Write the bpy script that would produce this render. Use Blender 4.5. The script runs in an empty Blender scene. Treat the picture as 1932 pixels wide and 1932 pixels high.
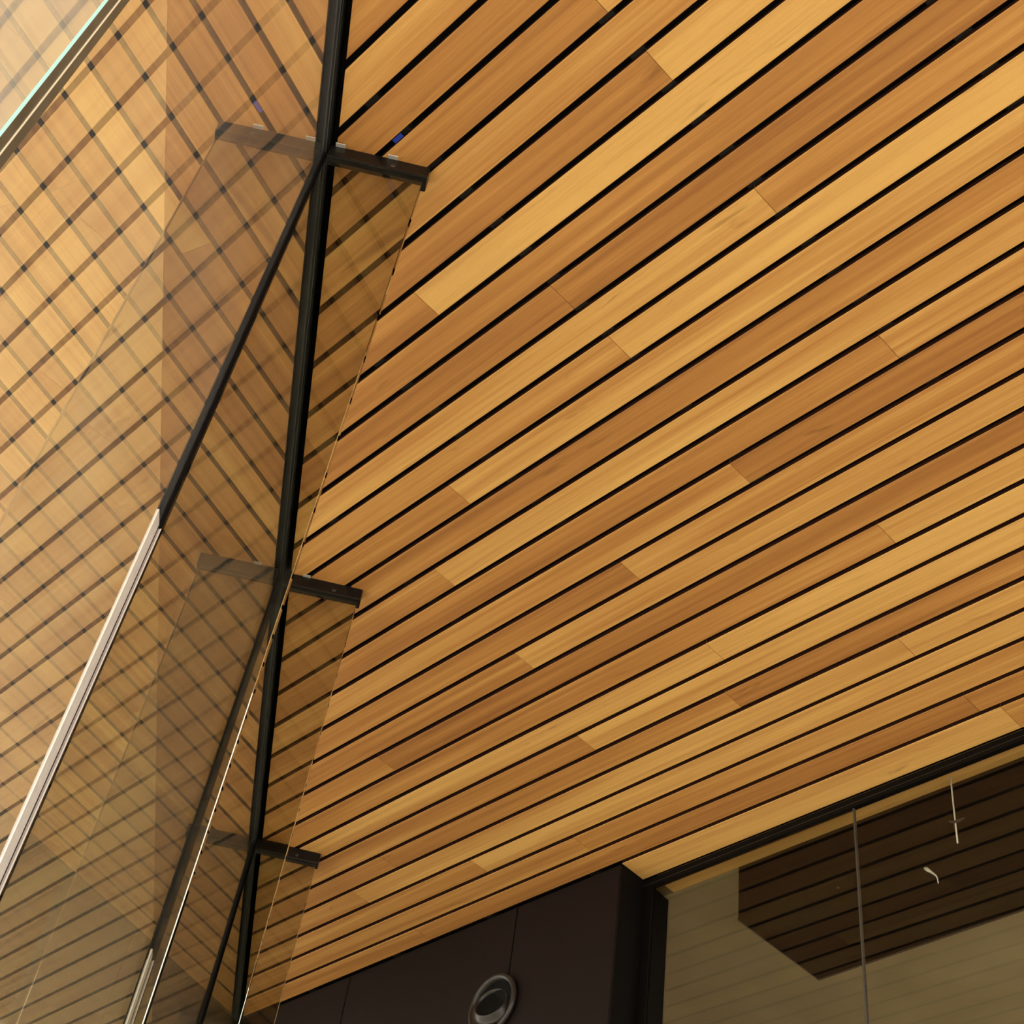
import bpy, bmesh, math, random
from mathutils import Matrix, Vector

sc = bpy.context.scene
C = bpy.context.collection
EYE = 1.6                                   # eye height above the paving

# ------------------------------------------------------------------ camera
cd = bpy.data.cameras.new('camera'); cam = bpy.data.objects.new('camera', cd); C.objects.link(cam)
cd.sensor_width = 36.0; cd.lens = 50.65; cd.clip_start = 0.02; cd.clip_end = 500
right = Vector((0.97642, -0.177885, 0.122315))
down = Vector((0.213373, 0.709146, -0.672000))
fwd = Vector((0.032799, 0.682253, 0.730380))
cam.matrix_world = Matrix(((right.x, -down.x, -fwd.x, 0), (right.y, -down.y, -fwd.y, 0),
                           (right.z, -down.z, -fwd.z, EYE), (0, 0, 0, 1)))
sc.camera = cam

# ------------------------------------------------------------------ overcast sky, exposure
wd = bpy.data.worlds.new('sky'); sc.world = wd; wd.use_nodes = True
bg = wd.node_tree.nodes['Background']
bg.inputs['Color'].default_value = (1.0, 0.965, 0.90, 1); bg.inputs['Strength'].default_value = 1.25
sc.view_settings.view_transform = 'Standard'; sc.view_settings.look = 'None'
sc.view_settings.gamma = 1.0; sc.view_settings.use_curve_mapping = False
sc.view_settings.exposure = 1.72
sc.cycles.transparent_max_bounces = 24
sc.cycles.max_bounces = 14
sc.cycles.transmission_bounces = 14
sc.cycles.glossy_bounces = 6

# ------------------------------------------------------------------ frames of reference
A = math.radians(-54.645573)                # heading of the boards
EPS = 0.0276785                             # cross fall of the soffit
S = 3.3                                     # soffit above the eye
ux, uy = math.cos(A), math.sin(A)
nl = math.sqrt(1 + EPS * EPS)
T = Matrix(((1 / nl, 0, EPS / nl), (0, 1, 0), (-EPS / nl, 0, 1 / nl)))
L2 = Matrix(((ux, -uy, 0), (uy, ux, 0), (0, 0, 1)))      # columns: along board, across boards, up
CEIL = (T @ L2).to_4x4()
o_ = T @ Vector((0, 0, S)); CEIL.translation = (o_.x, o_.y, o_.z + EYE)
uh = Vector((0.578485, -0.815693, 0)); nw = Vector((0.815693, 0.578485, 0))
WALL = Matrix(((uh.x, nw.x, 0, 0), (uh.y, nw.y, 0, 0), (0, 0, 1, 0), (0, 0, 0, 1)))   # x along cladding, y depth, z up
zc = T @ Vector((0, 0, 1))
def zceil(x, y):                            # soffit height above the paving
    return (S - zc.x * x - zc.y * y) / zc.z + EYE
def zceil_w(al, D):
    p = uh * al + nw * D
    return zceil(p.x, p.y)

# ------------------------------------------------------------------ helpers
def box(bm, x0, x1, y0, y1, z0, z1, mi=0):
    v = [bm.verts.new(p) for p in ((x0, y0, z0), (x1, y0, z0), (x1, y1, z0), (x0, y1, z0),
                                   (x0, y0, z1), (x1, y0, z1), (x1, y1, z1), (x0, y1, z1))]
    fs = []
    for q in ((0, 3, 2, 1), (4, 5, 6, 7), (0, 1, 5, 4), (1, 2, 6, 5), (2, 3, 7, 6), (3, 0, 4, 7)):
        f = bm.faces.new([v[i] for i in q]); f.material_index = mi; fs.append(f)
    return fs                               # bottom, top, -y, +x, +y, -x
def lathe(bm, prof, seg=40, mi=0, smooth=True):          # profile (r, y) about the y axis
    rings = []
    for r, y in prof:
        rings.append([bm.verts.new((r * math.cos(2 * math.pi * i / seg), y, r * math.sin(2 * math.pi * i / seg))) for i in range(seg)])
    for a, b in zip(rings, rings[1:]):
        for i in range(seg):
            f = bm.faces.new((a[i], a[(i + 1) % seg], b[(i + 1) % seg], b[i])); f.smooth = smooth; f.material_index = mi
    return rings
def tube(bm, pts, r, seg=8):
    prev = None
    for i, p in enumerate(pts):
        p = Vector(p)
        d = (Vector(pts[min(i + 1, len(pts) - 1)]) - Vector(pts[max(i - 1, 0)])).normalized()
        a = d.orthogonal().normalized(); b = d.cross(a)
        if prev: a = (prev - prev.dot(d) * d).normalized(); b = d.cross(a)
        prev = a
        rr = r[i] if isinstance(r, (list, tuple)) else r
        ring = [bm.verts.new(p + rr * (math.cos(2 * math.pi * k / seg) * a + math.sin(2 * math.pi * k / seg) * b)) for k in range(seg)]
        if i:
            for k in range(seg):
                f = bm.faces.new((last[k], last[(k + 1) % seg], ring[(k + 1) % seg], ring[k])); f.smooth = True
        else: bm.faces.new(ring[::-1])
        last = ring
    bm.faces.new(last)
def bevel(bm, w, seg=2):
    bmesh.ops.bevel(bm, geom=list(bm.edges), offset=w, segments=seg, affect='EDGES', profile=0.6)
def obj(name, bm, mats, parent=None, matrix=None):
    me = bpy.data.meshes.new(name); bmesh.ops.recalc_face_normals(bm, faces=list(bm.faces)); bm.to_mesh(me); bm.free()
    for m in (mats if isinstance(mats, (list, tuple)) else [mats]): me.materials.append(m)
    o = bpy.data.objects.new(name, me); C.objects.link(o)
    if matrix is not None and not parent: o.matrix_world = matrix
    if parent: o.parent = parent
    if matrix is not None and parent: o.matrix_local = matrix
    return o
def empty(name, matrix):
    o = bpy.data.objects.new(name, None); C.objects.link(o); o.matrix_world = matrix; o.empty_display_size = 0.1
    return o
def tag(o, label, cat, group=None):
    o['label'] = label; o['category'] = cat
    if group: o['group'] = group
def struct(o, label=None):
    o['kind'] = 'structure'
    if label: o['label'] = label
    return o
def loc(x=0, y=0, z=0): return Matrix.Translation((x, y, z))

# ------------------------------------------------------------------ materials
def mat(name):
    m = bpy.data.materials.new(name); m.use_nodes = True
    nt = m.node_tree; nt.nodes.clear()
    out = nt.nodes.new('ShaderNodeOutputMaterial')
    return m, nt, out
def math_node(nt, op, a, b=None, c=None):
    n = nt.nodes.new('ShaderNodeMath'); n.operation = op
    for i, v in enumerate((a, b, c)):
        if v is None: continue
        if isinstance(v, (int, float)): n.inputs[i].default_value = v
        else: nt.links.new(v, n.inputs[i])
    return n.outputs[0]
def simple(name, col, rough=0.5, metal=0.0, spec=0.5, noise=0.0, nscale=30.0, bump=0.0):
    m, nt, out = mat(name)
    p = nt.nodes.new('ShaderNodeBsdfPrincipled'); nt.links.new(p.outputs[0], out.inputs[0])
    p.inputs['Base Color'].default_value = (*col, 1); p.inputs['Roughness'].default_value = rough
    p.inputs['Metallic'].default_value = metal; p.inputs['Specular IOR Level'].default_value = spec
    if noise or bump:
        tc = nt.nodes.new('ShaderNodeTexCoord'); nz = nt.nodes.new('ShaderNodeTexNoise')
        nz.inputs['Scale'].default_value = nscale; nz.inputs['Detail'].default_value = 5
        nt.links.new(tc.outputs['Object'], nz.inputs['Vector'])
        if noise:
            r = nt.nodes.new('ShaderNodeValToRGB')
            r.color_ramp.elements[0].position = 0.3; r.color_ramp.elements[1].position = 0.7
            r.color_ramp.elements[0].color = (*[c * (1 - noise) for c in col], 1)
            r.color_ramp.elements[1].color = (*[min(1, c * (1 + noise)) for c in col], 1)
            nt.links.new(nz.outputs['Fac'], r.inputs[0]); nt.links.new(r.outputs[0], p.inputs['Base Color'])
        if bump:
            b = nt.nodes.new('ShaderNodeBump'); b.inputs['Strength'].default_value = bump; b.inputs['Distance'].default_value = 0.002
            nt.links.new(nz.outputs['Fac'], b.inputs['Height']); nt.links.new(b.outputs[0], p.inputs['Normal'])
    return m

def fresnel(nt, ior, faces=2.0):
    """reflectance of a stack of clear sheets with so many faces, seen from either side"""
    ge = nt.nodes.new('ShaderNodeNewGeometry')
    dt = nt.nodes.new('ShaderNodeVectorMath'); dt.operation = 'DOT_PRODUCT'
    nt.links.new(ge.outputs['Normal'], dt.inputs[0]); nt.links.new(ge.outputs['Incoming'], dt.inputs[1])
    c = math_node(nt, 'ABSOLUTE', dt.outputs['Value'])
    g = math_node(nt, 'SQRT', math_node(nt, 'ADD', math_node(nt, 'MULTIPLY', c, c), ior * ior - 1))
    q = math_node(nt, 'DIVIDE', math_node(nt, 'SUBTRACT', g, c), math_node(nt, 'ADD', g, c))
    num = math_node(nt, 'SUBTRACT', math_node(nt, 'MULTIPLY', c, math_node(nt, 'ADD', g, c)), 1.0)
    den = math_node(nt, 'ADD', math_node(nt, 'MULTIPLY', c, math_node(nt, 'SUBTRACT', g, c)), 1.0)
    r = math_node(nt, 'DIVIDE', num, den)
    F = math_node(nt, 'MULTIPLY', math_node(nt, 'MULTIPLY', math_node(nt, 'MULTIPLY', q, q), 0.5),
                  math_node(nt, 'ADD', math_node(nt, 'MULTIPLY', r, r), 1.0))
    F = math_node(nt, 'DIVIDE', math_node(nt, 'MULTIPLY', F, faces), math_node(nt, 'ADD', math_node(nt, 'MULTIPLY', F, faces - 1.0), 1.0))
    return F
def glass(name, tint, reflect=True, dust_veil=0.0, sheets=2.0, dust_veil_col=(0.8, 0.76, 0.68), rcol=(1, 1, 1)):
    m, nt, out = mat(name)
    tr = nt.nodes.new('ShaderNodeBsdfTransparent'); tr.inputs[0].default_value = (*tint, 1)
    cur = tr.outputs[0]
    if dust_veil:
        df = nt.nodes.new('ShaderNodeBsdfDiffuse'); df.inputs[0].default_value = (*dust_veil_col, 1)
        tl = nt.nodes.new('ShaderNodeBsdfTranslucent'); tl.inputs[0].default_value = (*dust_veil_col, 1)
        md = nt.nodes.new('ShaderNodeMixShader'); md.inputs[0].default_value = 0.5
        nt.links.new(df.outputs[0], md.inputs[1]); nt.links.new(tl.outputs[0], md.inputs[2])
        tc = nt.nodes.new('ShaderNodeTexCoord'); nz = nt.nodes.new('ShaderNodeTexNoise')
        nz.inputs['Scale'].default_value = 2.5; nz.inputs['Detail'].default_value = 6
        nt.links.new(tc.outputs['Object'], nz.inputs['Vector'])
        fac = math_node(nt, 'MULTIPLY', math_node(nt, 'MULTIPLY', nz.outputs['Fac'], 2.0), dust_veil)
        mx = nt.nodes.new('ShaderNodeMixShader'); nt.links.new(fac, mx.inputs[0])
        nt.links.new(cur, mx.inputs[1]); nt.links.new(md.outputs[0], mx.inputs[2]); cur = mx.outputs[0]
    if reflect:
        gl = nt.nodes.new('ShaderNodeBsdfGlossy'); gl.inputs['Roughness'].default_value = 0.0
        gl.inputs['Color'].default_value = (*rcol, 1)
        mx = nt.nodes.new('ShaderNodeMixShader'); Fr = fresnel(nt, 1.52, sheets)
        nt.links.new(Fr, mx.inputs[0])
        nt.links.new(cur, mx.inputs[1]); nt.links.new(gl.outputs[0], mx.inputs[2]); cur = mx.outputs[0]
    nt.links.new(cur, out.inputs[0])
    return m

def wood(name, dark, mid, light):
    m, nt, out = mat(name); N = nt.nodes.new; Lk = nt.links.new
    p = N('ShaderNodeBsdfPrincipled'); Lk(p.outputs[0], out.inputs[0])
    p.inputs['Roughness'].default_value = 0.55; p.inputs['Specular IOR Level'].default_value = 0.3
    tc = N('ShaderNodeTexCoord')
    at = N('ShaderNodeAttribute'); at.attribute_type = 'OBJECT'; at.attribute_name = 'tone'
    sd_ = N('ShaderNodeAttribute'); sd_.attribute_type = 'OBJECT'; sd_.attribute_name = 'seed'
    off = N('ShaderNodeCombineXYZ'); Lk(sd_.outputs['Fac'], off.inputs[0]); Lk(sd_.outputs['Fac'], off.inputs[1]); Lk(sd_.outputs['Fac'], off.inputs[2])
    ad = N('ShaderNodeVectorMath'); ad.operation = 'ADD'; Lk(tc.outputs['Object'], ad.inputs[0]); Lk(off.outputs[0], ad.inputs[1])
    def nz(sx, sy, detail=4, rough=0.55, dist=0.0):
        mp = N('ShaderNodeMapping'); mp.inputs['Scale'].default_value = (sx, sy, sy * 0.4); Lk(ad.outputs[0], mp.inputs[0])
        t = N('ShaderNodeTexNoise'); t.inputs['Scale'].default_value = 1; t.inputs['Detail'].default_value = detail
        t.inputs['Roughness'].default_value = rough; t.inputs['Distortion'].default_value = dist; Lk(mp.outputs[0], t.inputs['Vector'])
        return t.outputs['Fac']
    broad = nz(0.45, 14, 3, 0.5, 0.6)
    streak = nz(0.9, 55, 4, 0.6, 0.3)
    fine = nz(5, 260, 3, 0.6)
    pore = nz(26, 700, 2, 0.5)
    t = math_node(nt, 'ADD', at.outputs['Fac'], math_node(nt, 'MULTIPLY', math_node(nt, 'SUBTRACT', broad, 0.5), 1.0))
    t = math_node(nt, 'ADD', t, math_node(nt, 'MULTIPLY', math_node(nt, 'SUBTRACT', streak, 0.5), 0.85))
    t = math_node(nt, 'ADD', t, math_node(nt, 'MULTIPLY', math_node(nt, 'SUBTRACT', fine, 0.5), 0.28))
    r = N('ShaderNodeValToRGB'); e = r.color_ramp.elements
    e[0].position = 0.0; e[0].color = (*dark, 1); e[1].position = 1.0; e[1].color = (*light, 1)
    k = e.new(0.5); k.color = (*mid, 1)
    Lk(t, r.inputs[0])
    # dark flecks and smudges along the grain
    kn = nz(3.2, 22, 3, 0.5, 0.8)
    kr = N('ShaderNodeMapRange'); kr.inputs[1].default_value = 0.665; kr.inputs[2].default_value = 0.76; kr.inputs[3].default_value = 0.0; kr.inputs[4].default_value = 0.45
    Lk(kn, kr.inputs[0])
    pr = N('ShaderNodeMapRange'); pr.inputs[1].default_value = 0.60; pr.inputs[2].default_value = 0.78; pr.inputs[3].default_value = 0.0; pr.inputs[4].default_value = 0.25
    Lk(pore, pr.inputs[0])
    mx = N('ShaderNodeMixRGB'); mx.blend_type = 'MIX'; Lk(math_node(nt, 'ADD', kr.outputs[0], pr.outputs[0]), mx.inputs[0])
    Lk(r.outputs[0], mx.inputs[1]); mx.inputs[2].default_value = (*[c * 0.55 for c in dark], 1)
    Lk(mx.outputs[0], p.inputs['Base Color'])
    b = N('ShaderNodeBump'); b.inputs['Strength'].default_value = 0.12; b.inputs['Distance'].default_value = 0.001
    Lk(fine, b.inputs['Height']); Lk(b.outputs[0], p.inputs['Normal'])
    return m

M = {}
M['wood'] = wood('cedar_boards', (0.265, 0.098, 0.024), (0.49, 0.228, 0.058), (0.72, 0.42, 0.125))
M['wood_out'] = wood('cedar_boards_step_pale', (0.40, 0.20, 0.075), (0.58, 0.33, 0.13), (0.76, 0.50, 0.21))  # paler cedar colours for the brighter side of the soffit step
M['wood_inner'] = wood('cedar_boards_step_dark', (0.17, 0.068, 0.020), (0.31, 0.145, 0.042), (0.46, 0.255, 0.082))  # darker copy of the cedar, carries the soffit's brightness step in its colour
M['wood_edge'] = simple('joint_shade_edge', (0.040, 0.014, 0.006), 0.7, spec=0.15)  # shade inside the open joints put into the edge colour
M['backing'] = simple('black_felt', (0.012, 0.011, 0.010), 0.9, spec=0.1)
M['batten'] = simple('black_batten', (0.022, 0.020, 0.018), 0.7, spec=0.2)
M['steel'] = simple('black_steel', (0.007, 0.006, 0.005), 0.35, spec=0.2, noise=0.3, nscale=40)
M['steel_soft'] = simple('dark_channel_steel', (0.008, 0.008, 0.007), 0.4, spec=0.2)
M['lip'] = simple('channel_lip_steel', (0.05, 0.05, 0.048), 0.35, metal=0.3)
M['seal'] = simple('black_silicone', (0.004, 0.0035, 0.0035), 0.5, spec=0.04)
M['grey_seal'] = simple('grey_silicone', (0.055, 0.048, 0.040), 0.6, spec=0.2)
M['alu'] = simple('pale_aluminium', (0.80, 0.74, 0.68), 0.42, metal=0.3, noise=0.06, nscale=60)
M['alu_grey'] = simple('grey_aluminium', (0.42, 0.37, 0.36), 0.4, metal=0.4)
M['alu_white'] = simple('white_trim', (0.88, 0.84, 0.78), 0.35)
M['clip'] = simple('galvanised_clip', (0.62, 0.60, 0.55), 0.35, metal=0.6)
M['blue'] = simple('blue_tape', (0.01, 0.03, 0.30), 0.5)
M['panel'] = simple('dark_brown_panel', (0.0085, 0.0050, 0.0040), 0.6, spec=0.12, noise=0.12, nscale=14)
M['frame'] = simple('black_frame', (0.004, 0.003, 0.0025), 0.6, spec=0.08)
M['frame_line'] = simple('frame_edge', (0.022, 0.015, 0.010), 0.4)
M['bulk'] = simple('dark_bulkhead', (0.004, 0.003, 0.002), 0.8, spec=0.05, noise=0.25, nscale=5)
M['plaster'] = simple('khaki_plaster', (0.33, 0.27, 0.165), 0.85, spec=0.1, noise=0.10, nscale=3)
M['inner_wall'] = simple('inner_wall_paint', (0.34, 0.29, 0.19), 0.85, spec=0.1)
M['paving'] = simple('pale_paving', (0.56, 0.52, 0.46), 0.85, spec=0.2, noise=0.08, nscale=4)
M['vent'] = simple('dark_vent_metal', (0.024, 0.021, 0.019), 0.35, metal=0.2)
M['bore'] = simple('vent_bore', (0.004, 0.004, 0.004), 0.8, spec=0.1)
M['white'] = simple('off_white_metal', (0.75, 0.72, 0.66), 0.4)
M['pane_in'] = glass('facade_glass', (0.92, 0.92, 0.86), True, dust_veil=0.10, dust_veil_col=(0.80, 0.77, 0.71), sheets=3.8)
M['pane_out'] = glass('facade_glass_back', (0.95, 0.95, 0.92), False)
M['win_in'] = glass('window_glass', (0.90, 0.90, 0.84), True, dust_veil=0.003, rcol=(0.46, 0.41, 0.36))
M['win_out'] = glass('window_glass_back', (0.92, 0.92, 0.88), False)
m_, nt_, out_ = mat('fin_glass')
p_ = nt_.nodes.new('ShaderNodeBsdfPrincipled'); nt_.links.new(p_.outputs[0], out_.inputs[0])
p_.inputs['Base Color'].default_value = (0.58, 0.58, 0.49, 1); p_.inputs['Transmission Weight'].default_value = 1.0
p_.inputs['Roughness'].default_value = 0.0; p_.inputs['IOR'].default_value = 1.52
M['fin_face'] = m_
M['fin_veil'] = glass('fin_glass_sky_veil', (0.9, 0.9, 0.84), True, dust_veil=0.30, dust_veil_col=(0.85, 0.81, 0.74), sheets=1.0)  # pale diffuse veil stands in for sky reflected on the nearest fin
M['fin_clear'] = glass('fin_glass_clear', (0.9, 0.9, 0.84), False)
M['fin_edge'] = simple('polished_glass_edge', (0.60, 0.78, 0.72), 0.15, spec=0.6)
M['fin_edge_dark'] = simple('ground_glass_edge', (0.060, 0.058, 0.044), 0.3, spec=0.5, noise=0.25, nscale=40)
M['arris'] = simple('aqua_arris', (0.36, 0.72, 0.60), 0.3)
M['interlayer'] = simple('cream_interlayer', (0.80, 0.68, 0.48), 0.5)

# ------------------------------------------------------------------ paving
bm = bmesh.new(); box(bm, -22, 22, -22, 22, -0.2, 0.0)
struct(obj('floor', bm, M['paving']), 'pale paving under the timber soffit')

# ------------------------------------------------------------------ timber soffit
PITCH, OFF, GAP = 0.1124694, 0.4985617, 0.0170
ADJ = {0: .001, 1: -.0016, 2: -.0019, 3: -.001, 5: .002, 6: .003, 8: .002, 9: -.0014, 10: -.0022, 11: -.0018, 21: .0012, 22: -.0035, 25: .006, 26: .007}
def gapn(k): return OFF + PITCH * k + ADJ.get(k, 0.0)
def plank(parent, m, ua0, ua1, ub0, ub1, n0, n1, tone, rnd, drop=0.0):
    """board from n0 to n1; its ends run (ua0 at n0, ua1 at n1) to (ub0, ub1); lower arrises eased"""
    h, ch = 0.019, 0.0014
    uc, nc = (ua0 + ub0) / 2, (n0 + n1) / 2
    def ring(i, z, e):
        f0 = (i) / (n1 - n0)
        a0 = ua0 + (ua1 - ua0) * f0; a1 = ua1 - (ua1 - ua0) * f0
        b0 = ub0 + (ub1 - ub0) * f0; b1 = ub1 - (ub1 - ub0) * f0
        return [(a0 + e - uc, n0 + i - nc, z), (b0 - e - uc, n0 + i - nc, z), (b1 - e - uc, n1 - i - nc, z), (a1 + e - uc, n1 - i - nc, z)]
    bm = bmesh.new()
    rs = [[bm.verts.new(p) for p in r] for r in (ring(ch, 0, 0.0006), ring(0, ch, 0), ring(0, h, 0))]
    bm.faces.new(rs[0][::-1]); bm.faces.new(rs[2])
    for q, (a, b) in enumerate(((rs[0], rs[1]), (rs[1], rs[2]))):
        for i in range(4):
            f = bm.faces.new((a[i], a[(i + 1) % 4], b[(i + 1) % 4], b[i]))
            if q and i in (0, 2): f.material_index = 1          # long edges painted dark for the shade in the joints
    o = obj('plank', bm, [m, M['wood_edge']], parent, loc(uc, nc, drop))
    o['tone'] = float(tone); o['seed'] = rnd.uniform(0, 90)
    return o

CX = -0.6155                                # boards stop here, short of the glazing head
def u_wall(n, X): return (X - (-uy) * n) / ux      # along-board position of a line parallel with the glass
ROWS = {-1: ([], [.45]), 0: ([], [.75]), 1: ([], [.5]), 2: ([-1.183], [.38, .8]), 3: ([], [.7]), 4: ([-1.176], [.33, .88]),
        5: ([-2.126], [.42, .98]), 6: ([], [.42]), 7: ([-1.811], [.45, .36]), 8: ([-1.204], [.75, .55]), 9: ([-1.797], [.52, .95]),
        10: ([-2.563], [.5, .72]), 11: ([], [.42]), 12: ([-2.867], [.42, .72]), 13: ([-1.221], [.38, .62]), 14: ([-1.817], [.68, .32]),
        15: ([-2.348], [.4, .55]), 16: ([-2.931], [.42, .72]), 17: ([-3.778, -1.065], [.45, .33, .45]), 18: ([-1.616], [.5, .82]),
        19: ([-2.364], [.72, .85]), 20: ([-3.05], [.42, .88]), 21: ([-4.26, -2.466], [.42, .45, .4]), 22: ([-4.559, -1.847], [.5, .72, .8]),
        23: ([-3.948], [.55, .85]), 24: ([-3.484], [.52, .6]), 25: ([-4.534, -1.829], [.45, .42, .45]), 26: ([-1.762], [.85, .6])}
ceiling = empty('ceiling', CEIL); struct(ceiling, 'sloping soffit of narrow cedar boards with open black joints')
rnd = random.Random(7)
UMAX = 4.6
for j in range(-36, 27):
    joints, tones = ROWS.get(j, ([], []))
    n0, n1 = gapn(j) + GAP / 2, gapn(j + 1) - GAP / 2
    if j == 26: n1 = 3.566
    s0, s1 = u_wall(n0, CX), u_wall(n1, CX)
    if j == 26: s0 = s1 = -3.435
    joints = list(joints); tones = list(tones)
    if not tones: tones = [rnd.choice([.3, .42, .5, .62, .75, .9])]
    lastj = joints[-1] if joints else s0
    nxt = lastj + rnd.uniform(1.9, 2.5) if joints else max(rnd.uniform(0.1, 1.2), s0 + 0.9)
    if nxt < 0: nxt += 1.3
    while nxt < UMAX - 0.5:
        joints.append(nxt); tones.append(rnd.choice([.3, .42, .5, .62, .75, .9])); nxt += rnd.uniform(1.6, 2.6)
    ends = [None] + joints + [UMAX]
    for i in range(len(ends) - 1):
        a0, a1 = (s0, s1) if i == 0 else (ends[i] + 0.0006,) * 2
        b = ends[i + 1] - 0.0006
        if b - max(a0, a1) < 0.05: continue
        plank(ceiling, M['wood'], a0, a1, b, b, n0, n1, tones[i], rnd, drop=rnd.uniform(-0.0008, 0.0008))
# felt and battens above the boards
bm = bmesh.new()
nA, nB = gapn(-36), 3.62
vs = [bm.verts.new((u_wall(n, CX - 0.02) if s == 0 else UMAX, n, z)) for z in (0.050, 0.075) for (n, s) in ((nA, 0), (nA, 1), (nB, 1), (nB, 0))]
for q in ((0, 3, 2, 1), (4, 5, 6, 7), (0, 1, 5, 4), (1, 2, 6, 5), (2, 3, 7, 6), (3, 0, 4, 7)): bm.faces.new([vs[i] for i in q])
obj('backing_board', bm, M['backing'], ceiling)
for i in range(18):
    ub = -6.0 + 0.6 * i
    na = max(gapn(-36), (CX - ux * ub) / (-uy) + 0.05)
    if na > 3.5: continue
    bm = bmesh.new(); box(bm, -0.022, 0.022, na, 3.56, 0.0215, 0.0495)
    obj('batten', bm, M['batten'], ceiling, loc(ub, 0, 0))
bm = bmesh.new()
vs = [bm.verts.new((u_wall(n, -2.20) if s == 0 else UMAX + 0.02, n, z)) for z in (0.095, 0.30) for (n, s) in ((gapn(-36) - 0.02, 0), (gapn(-36) - 0.02, 1), (9.2, 1), (9.2, 0))]
for q in ((0, 3, 2, 1), (4, 5, 6, 7), (0, 1, 5, 4), (1, 2, 6, 5), (2, 3, 7, 6), (3, 0, 4, 7)): bm.faces.new([vs[i] for i in q])
struct(obj('roof_sky_block', bm, M['backing'], None, CEIL), 'unseen slab added over the soffit to block the sky')  # unseen slab, added to stop sky light leaking in above the boards
# ------------------------------------------------------------------ soffit outside the glass
csoff = empty('ceiling_outside', CEIL.copy()); struct(csoff, 'cedar soffit carrying on outside the glass wall')
rnd = random.Random(23)
XI, XO = -0.6735, -2.15
XS = -1.07                                  # brightness step put into colour: darker boards by the glass, paler beyond
for j in range(-36, 32):
    n0, n1 = OFF + PITCH * (j + .15) + GAP / 2, OFF + PITCH * (j + 1.15) - GAP / 2
    a0, a1 = u_wall(n0, XO), u_wall(n1, XO); b0, b1 = u_wall(n0, XI), u_wall(n1, XI)
    s0, s1 = u_wall(n0, XS), u_wall(n1, XS)
    cut = rnd.uniform(0.2, 0.8) * (s0 - a0) + a0
    t_ = rnd.choice([.35, .45, .5, .6])
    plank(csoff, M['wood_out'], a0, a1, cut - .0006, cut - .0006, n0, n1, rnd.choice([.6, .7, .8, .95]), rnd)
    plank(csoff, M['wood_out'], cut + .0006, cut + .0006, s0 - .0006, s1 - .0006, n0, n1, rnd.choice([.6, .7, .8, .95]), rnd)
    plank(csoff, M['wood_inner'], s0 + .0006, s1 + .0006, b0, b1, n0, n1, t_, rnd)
bm = bmesh.new()
nA, nB = OFF - 36 * PITCH, OFF + 32 * PITCH
vs = [bm.verts.new((u_wall(n, XO if s == 0 else XI), n, z)) for z in (0.050, 0.075) for (n, s) in ((nA, 0), (nA, 1), (nB, 1), (nB, 0))]
for q in ((0, 3, 2, 1), (4, 5, 6, 7), (0, 1, 5, 4), (1, 2, 6, 5), (2, 3, 7, 6), (3, 0, 4, 7)): bm.faces.new([vs[i] for i in q])
obj('backing_board', bm, M['backing'], csoff)

# ------------------------------------------------------------------ glass wall
XG = -0.553
FINS = [0.44, 1.98, 3.61, 5.235]
wl = empty('wall_left', Matrix()); struct(wl, 'tall frameless glass wall reflecting the timber soffit')
ztop = zceil(XG, 0) - 0.012
edges = [-2.6, -1.1] + FINS + [6.84]
for y0, y1 in zip(edges, edges[1:]):
    bm = bmesh.new()
    fs = box(bm, -0.015, 0, -(y1 - y0) / 2 + 0.006, (y1 - y0) / 2 - 0.006, 0.02, ztop, 1)
    fs[3].material_index = 0
    for i in (2, 4): fs[i].material_index = 2
    obj('pane', bm, [M['pane_in'], M['pane_out'], M['seal']], wl, loc(XG, (y0 + y1) / 2, 0))
bm = bmesh.new()
ys0, ys1 = -2.6, 6.80
zb = zceil(XG, 0)
box(bm, XG - 0.018, XG + 0.011, ys0, ys1, zb - 0.018, zb + 0.05)
obj('head_channel', bm, M['steel_soft'], wl)
bm = bmesh.new(); box(bm, XG + 0.003, XG + 0.0055, ys0, ys1, zb - 0.021, zb - 0.0182)
obj('channel_lip', bm, M['lip'], wl)
ZS = 1.87 + EYE
for y in FINS:
    bm = bmesh.new(); box(bm, XG - 0.013, XG + 0.011, y - 0.007, y + 0.010, 0.02, zb - 0.02)
    obj('joint_seal', bm, M['seal'], wl)
    # pale metal jointing section on the lower part of each joint
    bm = bmesh.new(); box(bm, XG + 0.0005, XG + 0.0025, y - 0.050, y - 0.0085, 0.03, ZS); obj('joint_flange', bm, M['alu'], wl)
    bm = bmesh.new(); box(bm, XG + 0.0040, XG + 0.0075, y - 0.0085, y - 0.0072, 0.03, ZS - 0.01); obj('joint_rib', bm, M['alu_grey'], wl)
    bm = bmesh.new(); box(bm, XG + 0.0075, XG + 0.0105, y - 0.0095, y - 0.0072, 0.03, ZS - 0.01); obj('joint_trim', bm, M['alu_white'], wl)

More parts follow.
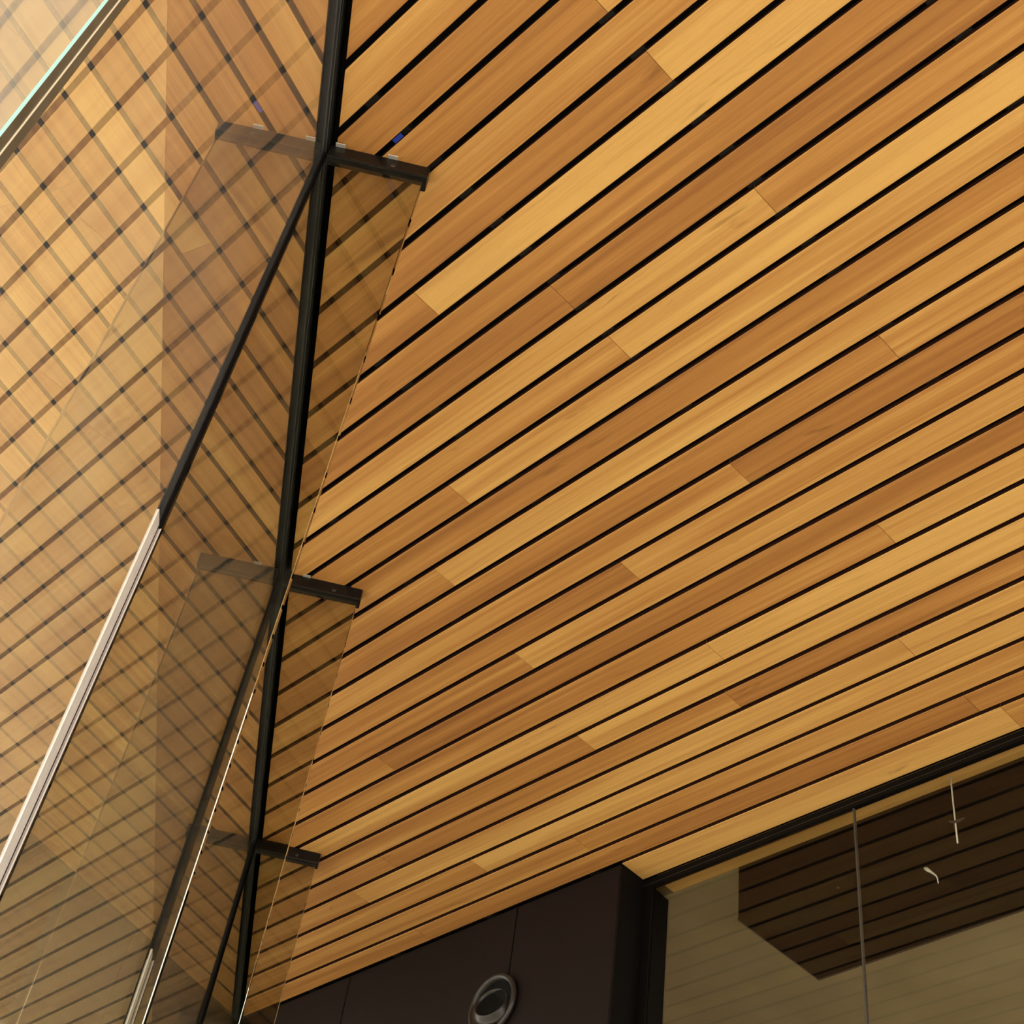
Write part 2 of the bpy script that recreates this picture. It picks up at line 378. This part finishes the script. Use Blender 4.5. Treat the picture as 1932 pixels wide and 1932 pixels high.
# ------------------------------------------------------------------ glass fins
XE = -0.284
def fin(y, label, dark, clips):
    zt = zceil(XE, 0)
    r = empty('glass_fin', loc((XG + XE) / 2, y, 0)); tag(r, label, 'glass fin', 'glass fins bracing the glass wall')
    hx = (XE - XG - 0.011) / 2; cx = 0.0055; h = 0.0105 if dark else 0.013; c = 0.0014
    bm = bmesh.new()
    pr = [(-hx, -h), (hx - c, -h), (hx, -h + c), (hx, h - c), (hx - c, h), (-hx, h)]
    lo = [bm.verts.new((x + cx, yy, 0.02)) for x, yy in pr]; hi = [bm.verts.new((x + cx, yy, zt - 0.01)) for x, yy in pr]
    mi = [0, 2, 1, 2, 3, 4]
    for i in range(6):
        f = bm.faces.new((lo[i], lo[(i + 1) % 6], hi[(i + 1) % 6], hi[i])); f.material_index = mi[i]
    bm.faces.new(lo[::-1]).material_index = 1; bm.faces.new(hi).material_index = 1
    gp = obj('glass_panel', bm, [M['fin_veil'] if dark else M['fin_face'], M['fin_edge_dark'] if dark else M['fin_face'], M['arris'] if dark else M['fin_face'], M['fin_clear'] if dark else M['fin_face'], M['seal']], r)
    bm = bmesh.new(); box(bm, hx + cx, hx + cx + 0.0004, -0.0006, 0.0006, 0.02, zt - 0.06)
    if dark: obj('interlayer', bm, M['interlayer'], gp)
    # black shoe under the soffit
    bm = bmesh.new(); box(bm, -hx - cx + 0.014, hx + cx + 0.009, -0.022, 0.022, zt - 0.050, zt + 0.004)
    bevel(bm, 0.003)
    sh = obj('shoe', bm, M['steel'], r)
    bm = bmesh.new(); box(bm, -hx - cx + 0.024, hx + cx + 0.007, -0.0225, -0.0215, zt - 0.0455, zt - 0.0435); obj('shoe_groove', bm, M['frame_line'], sh)
    bm = bmesh.new(); lathe(bm, [(0.0, -0.0225), (0.006, -0.0245), (0.007, -0.022)], 16); obj('set_screw', bm, M['frame_line'], sh, loc(0.05, 0, zt - 0.03))
    for cxp in clips:
        bm = bmesh.new(); box(bm, cxp - 0.013, cxp + 0.013, -0.034, -0.0225, zt - 0.001, zt + 0.002); bevel(bm, 0.0006, 1)
        obj('fixing_clip', bm, M['clip'], r)
    return r
fin(FINS[0], 'nearest glass fin with an aqua edge in the top corner', True, [])
fin(FINS[1], 'glass fin with the largest black shoe and silver clips', False, [-0.095, 0.043])
fin(FINS[2], 'middle glass fin whose shoe sits halfway up the wall', False, [-0.05])
fin(FINS[3], 'farthest glass fin, shoe nearest the dark cladding', False, [])
bm = bmesh.new(); box(bm, -0.016, 0.016, -0.006, 0.006, 0, 0.0012); 
o = obj('tape_scrap', bm, M['blue'], None, CEIL @ loc(0, 0, 0))
tag(o, 'scrap of blue tape in the board joint above the nearest black shoe', 'tape')
pt = T.inverted() @ Vector((-0.3597, 1.9041, 3.3112))
U_, N_ = ux * pt.x + uy * pt.y, -uy * pt.x + ux * pt.y
o.matrix_world = CEIL @ loc(U_, gapn(2), 0.002)

# ------------------------------------------------------------------ dark cladding wall
DW, DG = 3.503, 3.648
AL0, AL1 = -5.905, -3.385
wr = empty('wall_right', WALL); struct(wr, 'dark brown panelled wall under the soffit')
htop = lambda al, D: zceil_w(al, D)
def slab(bm, a0, a1, d0, d1, z0, gap=0.0, mi=0):          # box whose top follows the soffit
    v = []
    for z in (0, 1):
        for (a, d) in ((a0, d0), (a1, d0), (a1, d1), (a0, d1)):
            v.append(bm.verts.new((a, d, z0 if z == 0 else htop(a, d) - gap)))
    for q in ((0, 3, 2, 1), (4, 5, 6, 7), (0, 1, 5, 4), (1, 2, 6, 5), (2, 3, 7, 6), (3, 0, 4, 7)):
        bm.faces.new([v[i] for i in q]).material_index = mi
bm = bmesh.new(); slab(bm, AL0 + 0.02, AL1 - 0.004, DW + 0.014, DW + 0.30, 0.0, -0.004); obj('wall_core', bm, M['frame'], wr)
pe = [AL0 + 0.01, -5.027, -3.951, AL1]
for a, b in zip(pe, pe[1:]):
    bm = bmesh.new(); slab(bm, a + 0.0035, b - (0.0035 if b != AL1 else 0), DW, DW + 0.0135, 0.01, 0.012); obj('panel', bm, M['panel'], wr)
bm = bmesh.new(); slab(bm, AL1 - 0.0035, AL1, DW + 0.015, DG - 0.001, 0.0, 0.004); obj('return_panel', bm, M['frame'], wr)

# round jet vent
vr = empty('round_vent', WALL @ loc(-4.008, DW, 2.846 + EYE)); tag(vr, 'round dark metal jet vent on the brown panelled wall', 'vent')
bm = bmesh.new(); lathe(bm, [(0.118, -0.001), (0.128, -0.006), (0.131, -0.016), (0.126, -0.024), (0.116, -0.026), (0.108, -0.020), (0.104, -0.006), (0.104, -0.001)], 56)
obj('rim', bm, M['vent'], vr)
bm = bmesh.new(); rg = lathe(bm, [(0.112, -0.0025), (0.03, -0.0022)], 40); bm.faces.new(rg[1]); obj('back_plate', bm, M['bore'], vr)
bm = bmesh.new(); lathe(bm, [(0.104, -0.006), (0.100, -0.004), (0.090, -0.004), (0.082, -0.010), (0.074, -0.028), (0.070, -0.032), (0.066, -0.028), (0.060, -0.004)], 48)
tilt = Matrix.Rotation(math.radians(14), 4, 'Z') @ Matrix.Rotation(math.radians(-16), 4, 'X')
ball = obj('nozzle', bm, M['vent'], vr, loc(-0.006, 0.002, -0.004) @ tilt)
bm = bmesh.new(); rg = lathe(bm, [(0.0655, -0.020), (0.062, -0.019), (0.02, -0.018)], 32); bm.faces.new(rg[2]); obj('bore', bm, M['bore'], ball)

# ------------------------------------------------------------------ window beside the cladding
w1 = empty('window_1', WALL); struct(w1, 'dark window with black head frame beside the panelled wall')
AE = 1.2
hz = lambda al: htop(al, DG)
bm = bmesh.new()
v = [bm.verts.new((a, d, z)) for a in (AL1 + 0.0, AE) for d in (DG, DG + 0.021) for z in (hz(a) - 0.041, hz(a) + 0.0)]
for q in ((0, 1, 3, 2), (4, 6, 7, 5), (0, 4, 5, 1), (2, 3, 7, 6), (0, 2, 6, 4), (1, 5, 7, 3)): bm.faces.new([v[i] for i in q])
hd = obj('head_frame', bm, M['frame'], w1)
bm = bmesh.new()
v = [bm.verts.new((a, d, z)) for a in (AL1 + 0.0, AE) for d in (DG - 0.002, DG + 0.001) for z in (hz(a) - 0.0265, hz(a) - 0.0245)]
for q in ((0, 1, 3, 2), (4, 6, 7, 5), (0, 4, 5, 1), (2, 3, 7, 6), (0, 2, 6, 4), (1, 5, 7, 3)): bm.faces.new([v[i] for i in q])
obj('frame_bead', bm, M['frame_line'], hd)
bm = bmesh.new(); box(bm, AL1, AL1 + 0.046, DG, DG + 0.021, 0.0, hz(AL1) - 0.042); obj('frame_post', bm, M['frame'], w1)
AM = -2.397
for a, b in ((AL1 + 0.046, AM - 0.003), (AM + 0.003, AE)):
    bm = bmesh.new(); fs = box(bm, a, b, DG + 0.007, DG + 0.017, 0.02, min(hz(a), hz(b)) - 0.030, 1)
    fs[2].material_index = 0
    obj('pane', bm, [M['win_in'], M['win_out']], w1)
bm = bmesh.new(); box(bm, AM - 0.003, AM + 0.003, DG + 0.0065, DG + 0.0172, 0.02, hz(AM) - 0.037); obj('glazing_joint', bm, M['grey_seal'], w1)

# room behind the window
def cslab(name, a0, a1, d0, d1, z_off, th, m, parent=None):
    bm = bmesh.new(); v = []
    for z in (0, 1):
        for (a, d) in ((a0, d0), (a1, d0), (a1, d1), (a0, d1)):
            v.append(bm.verts.new((a, d, htop(a, d) + z_off + th * z)))
    for q in ((0, 3, 2, 1), (4, 5, 6, 7), (0, 1, 5, 4), (1, 2, 6, 5), (2, 3, 7, 6), (3, 0, 4, 7)): bm.faces.new([v[i] for i in q])
    return obj(name, bm, m, parent, None if parent else WALL)
ci = empty('ceiling_inside', WALL); struct(ci, 'khaki plaster ceiling seen through the dark window')
DB = 3.771
cslab('plaster', -6.0, AE, DB, 9.0, 0.0, 0.06, M['plaster'], ci)
cslab('edge_board', AL1 + 0.05, AE, DG + 0.022, DB - 0.0005, 0.0, 0.022, M['wood'], ci)['tone'] = 0.95
bm = bmesh.new(); slab(bm, -6.0, -5.9, DG + 0.36, 9.0, 0.0, 0.001); struct(obj('wall_inside', bm, M['inner_wall'], None, WALL), 'inner side wall behind the dark window')
bm = bmesh.new(); slab(bm, -6.0, AE, 8.9, 9.0, 0.0, 0.001); struct(obj('wall_back', bm, M['inner_wall'], None, WALL), 'back wall of the room behind the window')

# dropped bulkhead
bk = empty('bulkhead', WALL @ loc(0, 0, 0)); tag(bk, 'dark boxed bulkhead hanging inside the window', 'bulkhead')
BZ = 3.032 + EYE
bm = bmesh.new(); slab(bm, -3.007, AE - 0.1, DB, DB + 0.50, BZ, 0.0005); obj('box', bm, M['bulk'], bk)
bm = bmesh.new(); box(bm, -3.011, AE - 0.1, DB + 0.498, DB + 0.505, BZ - 0.003, BZ + 0.012); obj('edge_trim', bm, M['grey_seal'], bk)
bm = bmesh.new(); box(bm, -3.0105, -3.0075, DB + 0.0, DB + 0.498, BZ - 0.002, BZ + 0.010); obj('edge_trim', bm, M['grey_seal'], bk)
bm = bmesh.new(); lathe(bm, [(0.0, 0.0), (0.012, 0.001), (0.014, 0.004)], 16)
obj('cover_cap', bm, M['grey_seal'], bk, loc(-2.577, DB + 0.03, BZ - 0.0005) @ Matrix.Rotation(math.radians(90), 4, 'X'))
# hanging rod and hook
hr = empty('hanging_rod', WALL @ loc(-2.048, 3.733, htop(-2.048, 3.733) - 0.275)); tag(hr, 'thin white rod with a small star bracket hanging behind the window', 'hanging rod')
bm = bmesh.new(); tube(bm, [(0, 0, 0), (0.001, 0, 0.07), (0.002, 0, 0.16), (0.004, 0, 0.2745)], 0.0028); obj('rod', bm, M['white'], hr)
bm = bmesh.new()
for a in (20, 140, 255):
    ca, sa = math.cos(math.radians(a)), math.sin(math.radians(a))
    tube(bm, [(0, 0, 0.085), (0.020 * ca, 0.006, 0.085 + 0.018 * sa), (0.036 * ca, 0.010, 0.085 + 0.030 * sa)], [0.006, 0.0045, 0.002])
obj('star_bracket', bm, M['grey_seal'], hr)
hk = empty('ceiling_hook', WALL @ loc(-2.258, 3.869, BZ)); tag(hk, 'small bent white hook under the dark bulkhead', 'hook')
bm = bmesh.new(); tube(bm, [(0, 0, 0.0), (0.010, 0, -0.012), (0.024, 0, -0.027), (0.039, 0, -0.046), (0.043, 0, -0.060), (0.044, 0, -0.078)], [0.007, 0.0065, 0.004, 0.003, 0.002, 0.0018])
obj('hook', bm, M['white'], hk)
